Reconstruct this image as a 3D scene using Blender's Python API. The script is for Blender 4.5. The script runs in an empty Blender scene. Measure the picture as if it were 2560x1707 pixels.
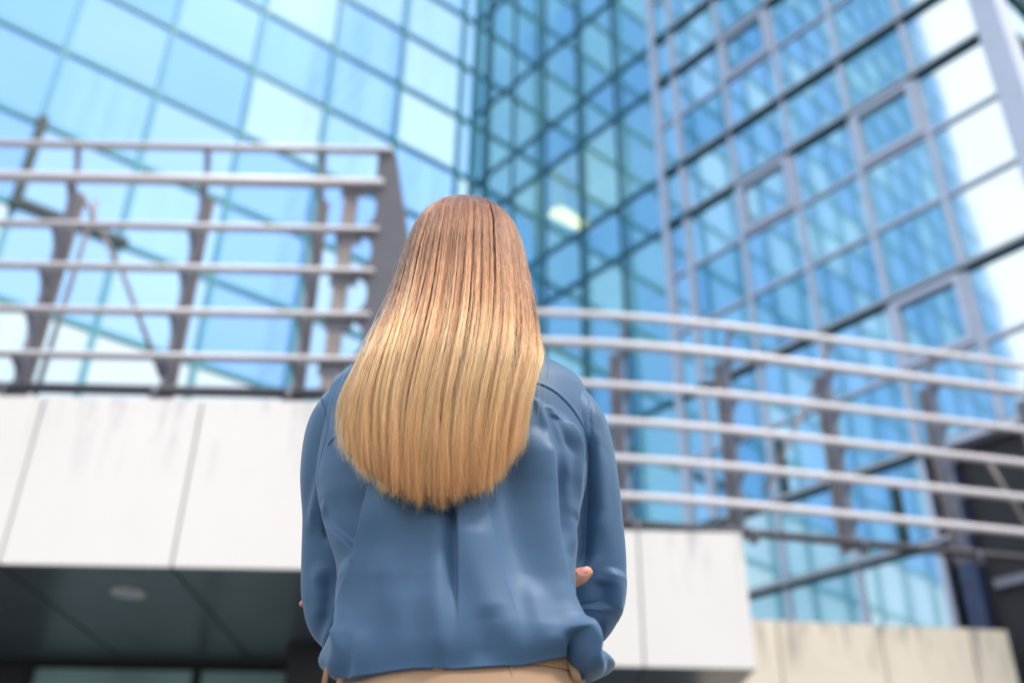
import bpy, math, random
import numpy as np
from mathutils import Vector, Matrix
random.seed(7); rng = np.random.default_rng(11)
SC = bpy.context.scene
COL = SC.collection

# ------------------------------------------------------------------ camera
cd = bpy.data.cameras.new('camera'); cam = bpy.data.objects.new('camera', cd); COL.objects.link(cam)
PIT = math.radians(30.782); ROL = math.radians(1.033)
Rr = Vector((1, 0, 0)); Ff = Vector((0, math.cos(PIT), math.sin(PIT))); Uu = Vector((0, -math.sin(PIT), math.cos(PIT)))
R2 = Rr*math.cos(ROL) + Uu*math.sin(ROL); U2 = -Rr*math.sin(ROL) + Uu*math.cos(ROL)
m = Matrix((R2, U2, -Ff)).transposed().to_4x4(); m.translation = Vector((0, 0, 0.7)); cam.matrix_world = m
cd.sensor_width = 36; cd.lens = 36*1016.85/1024; cd.clip_start = 0.05; cd.clip_end = 3000
cd.dof.use_dof = True; cd.dof.focus_distance = 1.32; cd.dof.aperture_fstop = 2.3; cd.dof.aperture_blades = 9
SC.camera = cam
# ------------------------------------------------------------------ world, sun, exposure
SUN_EL, SUN_AZ = 60, 124     # azimuth clockwise from +Y
W = bpy.data.worlds.new('World'); SC.world = W; W.use_nodes = True
nt = W.node_tree; nt.nodes.clear()
out = nt.nodes.new('ShaderNodeOutputWorld'); bg = nt.nodes.new('ShaderNodeBackground'); nt.links.new(bg.outputs[0], out.inputs[0])
sky = nt.nodes.new('ShaderNodeTexSky'); sky.sky_type = 'NISHITA'; sky.sun_disc = False
sky.sun_elevation = math.radians(SUN_EL); sky.sun_rotation = math.radians(SUN_AZ)
sky.dust_density = 1.0; sky.ozone_density = 1.5
tc = nt.nodes.new('ShaderNodeTexCoord')
mp = nt.nodes.new('ShaderNodeMapping'); mp.inputs['Scale'].default_value = (1, 1, 2.2); nt.links.new(tc.outputs['Generated'], mp.inputs[0])
nz = nt.nodes.new('ShaderNodeTexNoise'); nz.inputs['Scale'].default_value = 2.1; nz.inputs['Detail'].default_value = 4; nz.inputs['Roughness'].default_value = .5
nt.links.new(mp.outputs[0], nz.inputs[0])
mr = nt.nodes.new('ShaderNodeMapRange'); mr.inputs[1].default_value = .36; mr.inputs[2].default_value = .66; mr.inputs[3].default_value = .78; mr.inputs[4].default_value = 1.0
nt.links.new(nz.outputs[0], mr.inputs[0])
mx = nt.nodes.new('ShaderNodeMix'); mx.data_type = 'RGBA'
nt.links.new(mr.outputs[0], mx.inputs[0]); nt.links.new(sky.outputs[0], mx.inputs[6]); mx.inputs[7].default_value = (14.6, 15.0, 15.6, 1)
nt.links.new(mx.outputs[2], bg.inputs[0]); bg.inputs[1].default_value = 0.1
sd = bpy.data.lights.new('sun', 'SUN'); so = bpy.data.objects.new('sun', sd); COL.objects.link(so)
sd.energy = 2.7; sd.angle = math.radians(10); sd.color = (1, .95, .88)
a, e = math.radians(SUN_AZ), math.radians(SUN_EL)
so.rotation_euler = Vector((math.sin(a)*math.cos(e), math.cos(a)*math.cos(e), math.sin(e))).to_track_quat('Z', 'Y').to_euler()
SC.view_settings.view_transform = 'Standard'; SC.view_settings.look = 'None'; SC.view_settings.exposure = .15; SC.view_settings.gamma = 1
SC.render.engine = 'CYCLES'; SC.cycles.use_denoising = True
SC.cycles.max_bounces = 10; SC.cycles.transparent_max_bounces = 24; SC.cycles.caustics_reflective = False; SC.cycles.caustics_refractive = False
SC.cycles.sample_clamp_indirect = 8
try: SC.cycles.denoising_input_passes = 'RGB_ALBEDO_NORMAL'
except Exception: pass

# ------------------------------------------------------------------ helpers
def newobj(name, data, parent=None, label=None, cat=None, group=None, kind=None):
    o = bpy.data.objects.new(name, data); COL.objects.link(o)
    if parent is not None: o.parent = parent
    for k, v in (('label', label), ('category', cat), ('group', group), ('kind', kind)):
        if v: o[k] = v
    return o
def thing(name, label, cat, group=None, loc=(0, 0, 0)):
    o = newobj(name, None, None, label, cat, group); o.location = loc; o.empty_display_size = .2
    return o
class MB:
    def __init__(s): s.v = []; s.f = []; s.c = []
    def add(s, vs, fs, col=None):
        b = len(s.v); s.v += [tuple(map(float, p)) for p in vs]; s.f += [tuple(b+i for i in f) for f in fs]; s.c += [col or (0, 0, 0)]*len(fs)
    def hexa(s, p, col=None):   # p: 8 corners, bottom 4 then top 4
        s.add(p, [(0, 3, 2, 1), (4, 5, 6, 7), (0, 1, 5, 4), (1, 2, 6, 5), (2, 3, 7, 6), (3, 0, 4, 7)], col)
    def box(s, x0, x1, y0, y1, z0, z1, T=None, col=None):
        p = [(x0, y0, z0), (x1, y0, z0), (x1, y1, z0), (x0, y1, z0), (x0, y0, z1), (x1, y0, z1), (x1, y1, z1), (x0, y1, z1)]
        if T: p = [T(*q) for q in p]
        s.hexa(p, col)
    def tube(s, path, r, n=10, sq=None):
        path = [Vector(p) for p in path]; rings = []
        for i, p in enumerate(path):
            t = (path[min(i+1, len(path)-1)] - path[max(i-1, 0)]).normalized()
            up = Vector((0, 0, 1)) if abs(t.z) < .9 else Vector((0, 1, 0))
            a = t.cross(up).normalized(); b = a.cross(t)
            rr = r[i] if isinstance(r, (list, tuple)) else r
            ra, rb = (rr, rr) if sq is None else (sq[0], sq[1])
            ring = []
            for k in range(n):
                an = 2*math.pi*k/n; ca, sa = math.cos(an), math.sin(an)
                if sq: ca = math.copysign(abs(ca)**.45, ca); sa = math.copysign(abs(sa)**.45, sa)
                ring.append(p + a*ra*ca + b*rb*sa)
            rings.append(ring)
        vs = [q for g in rings for q in g]
        fs = [(i*n+k, i*n+(k+1) % n, (i+1)*n+(k+1) % n, (i+1)*n+k) for i in range(len(path)-1) for k in range(n)]
        fs += [tuple(range(n))[::-1], tuple((len(path)-1)*n+k for k in range(n))]
        s.add(vs, fs)
    def build(s, name, mat, parent=None, smooth=False, bevel=0, **kw):
        me = bpy.data.meshes.new(name); me.from_pydata(s.v, [], s.f); me.materials.append(mat)
        ca = me.attributes.new('pane', 'FLOAT_COLOR', 'CORNER')
        arr = np.repeat(np.array([list(c)+[1] for c in s.c], dtype=np.float32), [len(f) for f in s.f], axis=0)
        ca.data.foreach_set('color', arr.ravel())
        if smooth: me.shade_smooth()
        me.update()
        o = newobj(name, me, parent, **kw)
        if bevel:
            md = o.modifiers.new('bevel', 'BEVEL'); md.width = bevel; md.segments = 2; md.limit_method = 'ANGLE'
        return o
def nodes(name):
    m = bpy.data.materials.new(name); m.use_nodes = True; return m, m.node_tree, m.node_tree.nodes['Principled BSDF']
def N(nt, t, **kw):
    n = nt.nodes.new(t)
    for k, v in kw.items():
        if k.startswith('i_'): n.inputs[int(k[2:]) if k[2:].isdigit() else k[2:].replace('_', ' ')].default_value = v
        else: setattr(n, k, v)
    return n
def simple(name, col, rough=.5, metal=0, vary=.12, scale=6, bump=0, stretch=(1, 1, 1), spec=.5):
    m, nt, b = nodes(name)
    tc = N(nt, 'ShaderNodeTexCoord'); mp = N(nt, 'ShaderNodeMapping'); mp.inputs['Scale'].default_value = stretch
    nt.links.new(tc.outputs['Object'], mp.inputs[0])
    nz = N(nt, 'ShaderNodeTexNoise'); nz.inputs['Scale'].default_value = scale; nz.inputs['Detail'].default_value = 5; nt.links.new(mp.outputs[0], nz.inputs[0])
    cr = N(nt, 'ShaderNodeMapRange'); cr.inputs[1].default_value = .25; cr.inputs[2].default_value = .75; cr.inputs[3].default_value = 1-vary; cr.inputs[4].default_value = 1+vary
    nt.links.new(nz.outputs[0], cr.inputs[0])
    vm = N(nt, 'ShaderNodeVectorMath', operation='SCALE'); vm.inputs[0].default_value = col; nt.links.new(cr.outputs[0], vm.inputs['Scale'])
    nt.links.new(vm.outputs[0], b.inputs['Base Color'])
    b.inputs['Roughness'].default_value = rough; b.inputs['Metallic'].default_value = metal; b.inputs['Specular IOR Level'].default_value = spec
    if bump:
        bp = N(nt, 'ShaderNodeBump'); bp.inputs['Strength'].default_value = bump; bp.inputs['Distance'].default_value = .01
        nt.links.new(nz.outputs[0], bp.inputs['Height']); nt.links.new(bp.outputs[0], b.inputs['Normal'])
    return m
def math_(nt, op, a, b=None, clamp=False):
    n = N(nt, 'ShaderNodeMath', operation=op, use_clamp=clamp)
    for i, v in enumerate((a, b)):
        if v is None: continue
        if isinstance(v, (int, float)): n.inputs[i].default_value = v
        else: nt.links.new(v, n.inputs[i])
    return n.outputs[0]
def mixc(nt, f, a, b):
    n = N(nt, 'ShaderNodeMix', data_type='RGBA')
    for i, v in ((0, f), (6, a), (7, b)):
        if isinstance(v, (int, float)): n.inputs[i].default_value = v
        elif isinstance(v, tuple): n.inputs[i].default_value = (*v, 1)
        else: nt.links.new(v, n.inputs[i])
    return n.outputs[2]

# glass of the screen wall: blue tinted, sky seen through it
def mat_glass_screen():
    m, nt, b = nodes('blue_tinted_glass'); nt.nodes.remove(b); o = nt.nodes['Material Output']
    at = N(nt, 'ShaderNodeAttribute', attribute_name='pane'); sp = N(nt, 'ShaderNodeSeparateColor'); nt.links.new(at.outputs[0], sp.inputs[0])
    tc = N(nt, 'ShaderNodeTexCoord')
    c = mixc(nt, sp.outputs[0], (.48, .67, .93), (.72, .85, .95))
    c = mixc(nt, sp.outputs[1], c, (.84, .88, .90))
    # soft vertical streaks of curtains standing behind some panes
    mp = N(nt, 'ShaderNodeMapping'); mp.inputs['Scale'].default_value = (1, 1, .04); nt.links.new(tc.outputs['Object'], mp.inputs[0])
    nz = N(nt, 'ShaderNodeTexNoise'); nz.inputs['Scale'].default_value = 2.4; nz.inputs['Detail'].default_value = 3; nt.links.new(mp.outputs[0], nz.inputs[0])
    st = N(nt, 'ShaderNodeMapRange'); st.inputs[1].default_value = .42; st.inputs[2].default_value = .66; nt.links.new(nz.outputs[0], st.inputs[0])
    c = mixc(nt, math_(nt, 'MULTIPLY', st.outputs[0], sp.outputs[2]), c, (.66, .84, .92))
    nb = N(nt, 'ShaderNodeTexNoise'); nb.inputs['Scale'].default_value = .35; nt.links.new(tc.outputs['Object'], nb.inputs[0])
    bp = N(nt, 'ShaderNodeBump'); bp.inputs['Strength'].default_value = .25; bp.inputs['Distance'].default_value = .05; nt.links.new(nb.outputs[0], bp.inputs['Height'])
    t = N(nt, 'ShaderNodeBsdfTransparent'); nt.links.new(c, t.inputs[0])
    g = N(nt, 'ShaderNodeBsdfGlossy'); g.inputs['Roughness'].default_value = .02; g.inputs[0].default_value = (.5, .8, .9, 1); nt.links.new(bp.outputs[0], g.inputs['Normal'])
    ms = N(nt, 'ShaderNodeMixShader'); ms.inputs[0].default_value = .07
    nt.links.new(t.outputs[0], ms.inputs[1]); nt.links.new(g.outputs[0], ms.inputs[2]); nt.links.new(ms.outputs[0], o.inputs[0])
    return m
# mirror glass of the other facade
def mat_glass_mirror():
    m, nt, b = nodes('blue_mirror_glass'); nt.nodes.remove(b); o = nt.nodes['Material Output']
    at = N(nt, 'ShaderNodeAttribute', attribute_name='pane'); sp = N(nt, 'ShaderNodeSeparateColor'); nt.links.new(at.outputs[0], sp.inputs[0])
    tc = N(nt, 'ShaderNodeTexCoord')
    gc = mixc(nt, sp.outputs[0], (.46, .68, .75), (.84, .94, .95))
    nb = N(nt, 'ShaderNodeTexNoise'); nb.inputs['Scale'].default_value = .5; nb.inputs['Detail'].default_value = 2; nt.links.new(tc.outputs['Object'], nb.inputs[0])
    bp = N(nt, 'ShaderNodeBump'); bp.inputs['Strength'].default_value = .12; bp.inputs['Distance'].default_value = .03; nt.links.new(nb.outputs[0], bp.inputs['Height'])
    g = N(nt, 'ShaderNodeBsdfGlossy'); g.inputs['Roughness'].default_value = .05; nt.links.new(gc, g.inputs[0]); nt.links.new(bp.outputs[0], g.inputs['Normal'])
    # blinds and curtains close behind the glass
    mp = N(nt, 'ShaderNodeMapping'); mp.inputs['Scale'].default_value = (1, 1, .05); nt.links.new(tc.outputs['Object'], mp.inputs[0])
    nz = N(nt, 'ShaderNodeTexNoise'); nz.inputs['Scale'].default_value = 3.1; nz.inputs['Detail'].default_value = 4; nt.links.new(mp.outputs[0], nz.inputs[0])
    st = N(nt, 'ShaderNodeMapRange'); st.inputs[1].default_value = .38; st.inputs[2].default_value = .64; nt.links.new(nz.outputs[0], st.inputs[0])
    cc = mixc(nt, math_(nt, 'MULTIPLY', st.outputs[0], sp.outputs[1]), (.02, .16, .34), (.30, .66, .70))
    d = N(nt, 'ShaderNodeBsdfDiffuse'); nt.links.new(cc, d.inputs[0])
    t = N(nt, 'ShaderNodeBsdfTransparent'); t.inputs[0].default_value = (.52, .76, .70, 1)
    m1 = N(nt, 'ShaderNodeMixShader'); nt.links.new(sp.outputs[2], m1.inputs[0]); nt.links.new(d.outputs[0], m1.inputs[1]); nt.links.new(t.outputs[0], m1.inputs[2])
    m2 = N(nt, 'ShaderNodeMixShader'); m2.inputs[0].default_value = .72
    nt.links.new(m1.outputs[0], m2.inputs[1]); nt.links.new(g.outputs[0], m2.inputs[2]); nt.links.new(m2.outputs[0], o.inputs[0])
    return m
def mat_fascia(name, base, stain, amt, ztop, depth):
    m, nt, b = nodes(name); tc = N(nt, 'ShaderNodeTexCoord')
    mp = N(nt, 'ShaderNodeMapping'); mp.inputs['Scale'].default_value = (1, 1, .12); nt.links.new(tc.outputs['Object'], mp.inputs[0])
    nz = N(nt, 'ShaderNodeTexNoise'); nz.inputs['Scale'].default_value = 7; nz.inputs['Detail'].default_value = 6; nz.inputs['Roughness'].default_value = .7; nt.links.new(mp.outputs[0], nz.inputs[0])
    st = N(nt, 'ShaderNodeMapRange'); st.inputs[1].default_value = .50; st.inputs[2].default_value = .68; nt.links.new(nz.outputs[0], st.inputs[0])
    sx = N(nt, 'ShaderNodeSeparateXYZ'); nt.links.new(tc.outputs['Object'], sx.inputs[0])
    fz = N(nt, 'ShaderNodeMapRange'); fz.inputs[1].default_value = ztop-depth; fz.inputs[2].default_value = ztop; nt.links.new(sx.outputs[2], fz.inputs[0])
    f = math_(nt, 'MULTIPLY', math_(nt, 'MULTIPLY', st.outputs[0], fz.outputs[0]), amt, True)
    n2 = N(nt, 'ShaderNodeTexNoise'); n2.inputs['Scale'].default_value = .9; n2.inputs['Detail'].default_value = 3; nt.links.new(tc.outputs['Object'], n2.inputs[0])
    c0 = mixc(nt, n2.outputs[0], tuple(x*.93 for x in base), tuple(min(1, x*1.04) for x in base))
    nt.links.new(mixc(nt, f, c0, stain), b.inputs['Base Color']); b.inputs['Roughness'].default_value = .35
    return m
M = {}
M['screen'] = mat_glass_screen(); M['mirror'] = mat_glass_mirror()
M['teal_frame'] = simple('teal_painted_frame', (.09, .38, .46), .5, 0, .1, 3)
M['dark_teal'] = simple('dark_teal_frame', (.012, .085, .12), .45, 0, .15, 3)
M['mid_teal'] = simple('mid_teal_frame', (.03, .15, .22), .45, 0, .15, 3)
M['black_frame'] = simple('black_green_frame', (.01, .035, .04), .5)
M['silver'] = simple('silver_lilac_aluminium', (.54, .59, .72), .4, .15, .06, 3)
M['rail'] = simple('pale_satin_rail', (.66, .64, .68), .42, .12, .08, 9, stretch=(1, 1, 4))
M['rail_dark'] = simple('dark_steel_rail', (.05, .05, .065), .45, .3, .15, 8)
M['post'] = simple('weathered_steel_post', (.25, .25, .30), .5, .3, .3, 7, bump=.1)
M['post_face'] = simple('grey_brown_flange', (.34, .29, .28), .5, .2, .25, 6)
M['plate'] = simple('grey_end_plate', (.12, .12, .145), .55, .1, .12, 4)
M['white'] = mat_fascia('white_cladding', (.82, .785, .765), (.38, .40, .44), .9, 4.3, .75)
M['beige'] = mat_fascia('beige_cladding', (.88, .79, .65), (.30, .27, .27), 1.4, 4.3, .7)
M['gap'] = simple('dark_joint', (.30, .30, .33), .8)
M['soffit'] = simple('dark_glossy_soffit', (.11, .14, .17), .3, 0, .2, 2)
M['seam'] = simple('black_seam', (.003, .006, .009), .6)
M['door_glass'] = simple('dark_green_glass', (.34, .55, .54), .12, 0, .25, 1.3)
M['lamp_rim'] = simple('dull_downlight', (.75, .70, .76), .4, .2, .3, 40)
M['near_black'] = simple('near_black_shade_and_pier', (.020, .020, .024), .6, 0, .3, 2)  # paints the recess shade under the overhang, also colours the pier
M['blue_col'] = simple('dark_blue_column', (.035, .055, .13), .4, 0, .3, 4)
M['ceiling'] = simple('glowing_cream_ceiling', (.85, .80, .45), .7, 0, .2, 1)
cm = M['ceiling'].node_tree.nodes['Principled BSDF']; cm.inputs['Emission Color'].default_value = (1, .86, .4, 1); cm.inputs['Emission Strength'].default_value = .9   # glow stands in for the room lamps' light on the ceilings
M['interior'] = simple('interior_blue_wall', (.05, .20, .32), .8, 0, .3, .7)
M['ground'] = simple('pale_paving', (.17, .165, .16), .7, 0, .12, 2, bump=.2)

# ------------------------------------------------------------------ ground
g = MB(); g.add([(-400, -400, 0), (400, -400, 0), (400, 400, 0), (-400, 400, 0)], [(0, 1, 2, 3)])
g.build('ground', M['ground'], kind='structure')

# ------------------------------------------------------------------ the two glass facades
CO = (-1.23, 23.0)
uL = (.7912, .6116); nL = (.6116, -.7912); uR = (.6375, -.7705); nR = (-.7705, -.6375)
TL = lambda u, d, z: (CO[0]+uL[0]*u+nL[0]*d, CO[1]+uL[1]*u+nL[1]*d, z)
TR = lambda s, d, z: (CO[0]+uR[0]*s+nR[0]*d, CO[1]+uR[1]*s+nR[1]*d, z)
def facade(T, us, zs, u_end, z_end, root, mat, colfn, key, pane_name='window_pane', limit=96):
    cells = []
    for i in range(len(us)-1):
        for j in range(len(zs)-1):
            cells.append((key((us[i]+us[i+1])/2, (zs[j]+zs[j+1])/2), us[i], us[i+1], zs[j], zs[j+1], i, j))
    cells.sort()
    rest = MB()
    for n, (k, a, b, c, d, i, j) in enumerate(cells):
        col = colfn((a+b)/2, (c+d)/2, i, j)
        mb = MB() if n < limit else rest
        mb.box(a+.004, b-.004, -.02, 0, c+.004, d-.004, T, col)
        if n < limit: mb.build(pane_name, mat, root)
    if rest.v: rest.build('upper_window_panes', mat, root, kind='stuff')
# screen wall
scr = thing('glass_tower', 'tall sky blue glass tower wall with teal mullion grid, behind the railing on the left', 'building', loc=(0, 0, 0))
uSL = [-.05] + [-.55-2.115*k for k in range(0, 19)]; uSL = sorted(uSL)
zSL = [0.0, 2.6, 4.75, 6.9, 9.05] + [11.22+2.148*k for k in range(0, 42)]
def colL(u, z, i, j):
    r = random.Random(i*131+j*7); v = r.random()
    pale = .15+.75*(v > .45)*r.random()+.1*v
    lo = 0.0  # paler low panes: the reflected white cloud is put into their tint
    if z < 11.2 and u < -4.8: lo = 1.0
    elif z < 13.4 and u < -11: lo = .8
    elif z < 9.1: lo = .45
    cur = .5 if (u > -4.8 and z > 17) else (.4 if r.random() < .15 else 0)
    return (min(1, pale), lo, cur)
keyL = lambda u, z: abs(u+5.8)*1.0 + abs(z-17)*.8 if u > -14 else 100+abs(u)
facade(TL, uSL, zSL, 0, 0, scr, M['screen'], colL, keyL)
for u in uSL[1:]:
    mb = MB(); w = .055
    mb.box(u-w, u+w, -.14, .03, 0, zSL[-1], TL); mb.build('mullion', M['teal_frame'], scr)
for z in zSL[1:]:
    mb = MB(); mb.box(uSL[0], -.05, -.10, .024, z-.062, z+.062, TL); mb.build('transom', M['teal_frame'], scr)
fr = MB(); fr.box(-11.22, -11.02, .03, .16, 13.2, 15.6, TL); fr.box(-11.02, -8.85, .03, .16, 13.24, 13.46, TL)
fr.build('open_window_frame', M['black_frame'], scr)
# mirror facade
mir = thing('glass_office_building', 'blue mirror glass office facade with silver and dark frames, rising at the right', 'building')
sR = [0.0, .5, 1.82, 3.14, 4.46, 5.78, 7.1, 7.66, 9.0, 10.32, 11.65, 12.97, 14.2]
base = [12.70, 14.04, 15.45]
zR = [0.0, 1.55] + sorted(b+4.12*k for b in base for k in range(-2, 7))
zR = [z for z in zR if z == 0 or z > 1]
dark_levels = [z for z in zR if abs(((z-14.04) % 4.12)) < .02 or abs(((z-15.45) % 4.12)) < .02 or abs(((z-14.04) % 4.12)-4.12) < .02]
def colR(s, z, i, j):
    r = random.Random(i*57+j*311+5); v = r.random()
    f = v*.9; cur = r.random()
    spandrel = 14.04 < ((z-14.04) % 4.12)+14.04 < 15.45
    if s > 7.7 and v < .22: f = 0; cur = .1
    tr = .0 if s > 7.2 else (.75 if not spandrel else .35)
    if s > 13: f = 1; cur = 0  # clearest tint in the last column, whitens its sky reflection
    if s < 7.2: f = f*.35-.25
    return (max(0, f), cur*(.9 if s > 7.2 else .35), tr)
keyR = lambda s, z: abs(z-13)*.8-.25*s if z > 3 else 60-z
sRlow = [s for s in sR if s < 11.7] + [11.9]
cells_all = []
def facadeR():
    rest = MB(); L = []
    for i in range(len(sR)-1):
        for j in range(len(zR)-1):
            a, b, c, d = sR[i], sR[i+1], zR[j], zR[j+1]
            if a > 11.6 and d < 7.3: continue
            L.append((keyR((a+b)/2, (c+d)/2), a, b, c, d, i, j))
    L.sort()
    for n, (k, a, b, c, d, i, j) in enumerate(L):
        col = colR((a+b)/2, (c+d)/2, i, j); mb = MB() if n < 94 else rest
        mb.box(a+.004, b-.004, -.02, 0, c+.004, d-.004, TR, col)
        if n < 94: mb.build('window_pane', M['mirror'], mir)
    rest.build('upper_window_panes', M['mirror'], mir, kind='stuff')
facadeR()
ZT = zR[-1]
for s in sR[1:-1]:
    w, mt, dd = (.045, 'dark_teal', .03) if s < 7 else ((.09, 'silver', .07) if s < 7.2 else ((.075, 'silver', .06) if s < 7.7 else (.050, 'silver', .045)))
    mb = MB(); mb.box(s-w, s+w, -.1, dd, 0 if s < 11.7 else 7.3, ZT, TR); mb.build('mullion', M[mt], mir)
for z in zR[1:]:
    dk = z in dark_levels
    w = .058 if dk else .034
    if dk:
        mb = MB(); mb.box(0.02, 7.0, -.09, .05, z-.055, z+.055, TR); mb.build('transom', M['mid_teal'], mir)
    mb = MB(); mb.box(7.2, 14.2 if z > 7.1 else 11.9, -.09, .105 if dk else .052, z-w, z+w, TR)
    mb.build('transom', M['dark_teal' if dk else 'silver'], mir)
    if dk:
        mb = MB(); mb.box(7.8, 14.2 if z > 7.1 else 11.9, .105, .125, z-.012, z+.03, TR); mb.build('transom_cap', M['rail'], mir)
for (s0, s1, z0, z1) in [(9.0, 10.32, 16.82, 18.16), (9.0, 10.32, 12.70, 14.04), (11.65, 12.97, 12.70, 14.04), (11.65, 12.97, 8.58, 9.92)]:
    mb = MB(); w = .11
    a, b, c, d = s0+.055, s1-.055, z0+.045, z1-.075
    for q in [(a, a+w, c, d), (b-w, b, c, d), (a+w, b-w, c, c+w), (a+w, b-w, d-w, d)]:
        mb.box(q[0], q[1], .0, .10, q[2], q[3], TR)
    f = mb.build('window_frame', M['silver'], mir)
for (s0, z0, z1) in [(9.2, 7.32, 8.35), (11.15, 5.95, 6.85)]:
    mb = MB(); mb.box(s0-.055, s0+.055, .005, .07, z0, z1, TR); mb.build('window_handle_bar', M['black_frame'], mir)
mb = MB(); mb.box(14.2, 14.62, -.45, .10, 7.15, ZT, TR); mb.build('corner_column', M['silver'], mir, bevel=.02)
# return side of the tower beyond the corner
TS = lambda s, d, z: TR(14.55, -s, z) if False else (CO[0]+uR[0]*(14.56+d)-nR[0]*s, CO[1]+uR[1]*(14.56+d)-nR[1]*s, z)
rest = MB(); fr = MB()
for i in range(9):
    for j in range(len(zR)-1):
        if zR[j] > 7:
            rest.box(.46+1.32*i, .46+1.32*(i+1)-.01, -.02, 0, zR[j]+.004, zR[j+1]-.004, TS, (.9, .8, 0))
    fr.box(.46+1.32*(i+1)-.06, .46+1.32*(i+1)+.05, -.1, .05, 7.15, ZT, TS)
for z in zR:
    if z > 7: fr.box(.45, 12.4, -.1, .09, z-.06, z+.06, TS)
rest.build('side_window_panes', M['mirror'], mir, kind='stuff'); fr.build('side_frame', M['dark_teal'], mir)
# floors seen through the glass of the darker bay
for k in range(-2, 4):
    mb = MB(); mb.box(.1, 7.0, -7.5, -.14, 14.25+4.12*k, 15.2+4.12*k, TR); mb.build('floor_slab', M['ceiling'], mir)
mb = MB(); mb.box(0, 14.2, -8.2, -7.6, 0, ZT, TR); mb.build('core_wall', M['interior'], mir)
mb = MB(); mb.box(7.4, 7.6, -7.6, -.12, 0, ZT, TR); mb.build('core_wall', M['interior'], mir)
mb = MB(); mb.box(0, 14.2, -8.2, .05, ZT+.08, ZT+.6, TR); mb.build('roof', M['silver'], mir)
# lit ceiling lamp behind the glass
lm, lnt, lb = nodes('lit_lamp'); lb.inputs['Base Color'].default_value = (1, .95, .7, 1); lb.inputs['Emission Color'].default_value = (1, .42, .11, 1); lb.inputs['Emission Strength'].default_value = 65
mb = MB(); mb.box(3.02, 3.42, -1.55, -.25, 16.92, 16.99, TR); lo = mb.build('ceiling_lamp', lm, mir)
mb = MB(); mb.box(3.18, 3.24, -.95, -.9, 16.99, 18.37, TR); mb.build('rod', M['silver'], lo)
# overhang beam, blue column, near black wall that paints the recess shade
mb = MB(); mb.box(11.7, 14.6, -.3, .14, 7.12, 7.22, TR); mb.build('overhang_beam', M['silver'], mir)
mb = MB(); mb.box(11.9, 14.6, -3, -.3, 7.15, 7.28, TR); mb.build('overhang_soffit', M['near_black'], mir)
mb = MB(); mb.box(11.9, 12.16, -.3, .10, 0, 7.12, TR); mb.build('blue_column', M['blue_col'], mir)
ann = thing('recess_shade_wall', 'near black wall standing in for the recess shade under the overhang at the lower right edge', 'building')
mb = MB(); mb.box(12.17, 24, -8, -.12, 0, 7.1, TR); mb.build('wall', M['near_black'], ann)
mb = MB(); mb.box(12.3, 24, -.12, -.02, 5.0, 5.12, TR); mb.build('ledge', M['post'], ann)

# ------------------------------------------------------------------ canopies
def canopy(name, label, x0, x1, y0, y1, joints, soff_y1):
    t = thing(name, label, 'canopy', 'white clad entrance canopies', (0, 0, 0))
    mb = MB(); mb.box(x0+.01, x1-.03, y0+.03, y1+.2, 3.0, 4.285); mb.build('core', M['gap'], t)
    xs = [x0]+joints+[x1]
    for a, b in zip(xs[:-1], xs[1:]):
        mb = MB(); mb.box(a+.009, b-.009, y0, y0+.03, 2.97, 4.30); mb.build('fascia_panel', M['white'], t, bevel=.004)
        mb = MB(); mb.box(a+.014, b-.014, y0+.032, soff_y1, 2.975, 2.998); mb.build('soffit_panel', M['soffit'], t)
    mb = MB(); mb.box(x1-.028, x1, y0+.032, y1, 2.972, 4.298); mb.build('side_panel', M['white'], t)
    return t
cl = canopy('entrance_canopy', 'nearer white panelled canopy with a dark soffit and downlight, left of the woman', -8.48, -1.10, 7.0, 9.75, [-7.26, -6.04, -4.82, -3.60, -2.38], 9.75)
for x in (-2.88,):
    mb = MB(); n = 28
    ring = [(x+.13*math.cos(2*math.pi*k/n), 7.64+.13*math.sin(2*math.pi*k/n)) for k in range(n)]
    mb.add([(a, b, 2.974) for a, b in ring]+[(a, b, 2.962) for a, b in ring], [tuple(range(n, 2*n))[::-1]]+[(k, (k+1) % n, n+(k+1) % n, n+k) for k in range(n)])
    d = mb.build('downlight', M['lamp_rim'], cl)
    mb = MB(); ring = [(x+.07*math.cos(2*math.pi*k/n), 7.64+.07*math.sin(2*math.pi*k/n)) for k in range(n)]
    mb.add([(a, b, 2.960) for a, b in ring], [tuple(range(n))[::-1]]); mb.build('lens', M['silver'], d)
cr = canopy('entrance_canopy', 'farther white panelled canopy block standing right of the woman', -1.09, 2.34, 9.69, 12.6, [.07, 1.29], 12.5)
# glazed entrance wall under the near canopy
ent = thing('entrance_glazing', 'dark green glazed entrance wall below the left canopy soffit', 'glazed wall')
mb = MB(); mb.box(-9, -1.95, 9.77, 9.87, 2.885, 2.974); mb.build('head_rail', M['seam'], ent)
xs = [-9.0, -7.6, -6.0, -4.45, -2.89, -1.95]
for a, b in zip(xs[:-1], xs[1:]):
    mb = MB(); mb.box(a+.04, b-.04, 9.80, 9.83, 0, 2.885); mb.build('glass_pane', M['door_glass'] if a > -4.5 else M['near_black'], ent)
    mb = MB(); mb.box(b-.04, b+.04, 9.775, 9.865, 0, 2.885); mb.build('mullion', M['seam'], ent)
mb = MB(); mb.box(-1.90, -1.2, 9.0, 9.9, 0, 2.97); mb.build('pier', M['near_black'], ent)
mb = MB(); mb.box(-1.2, 2.3, 12.4, 12.6, 0, 2.97); mb.build('back_wall', M['soffit'], ent)

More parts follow.
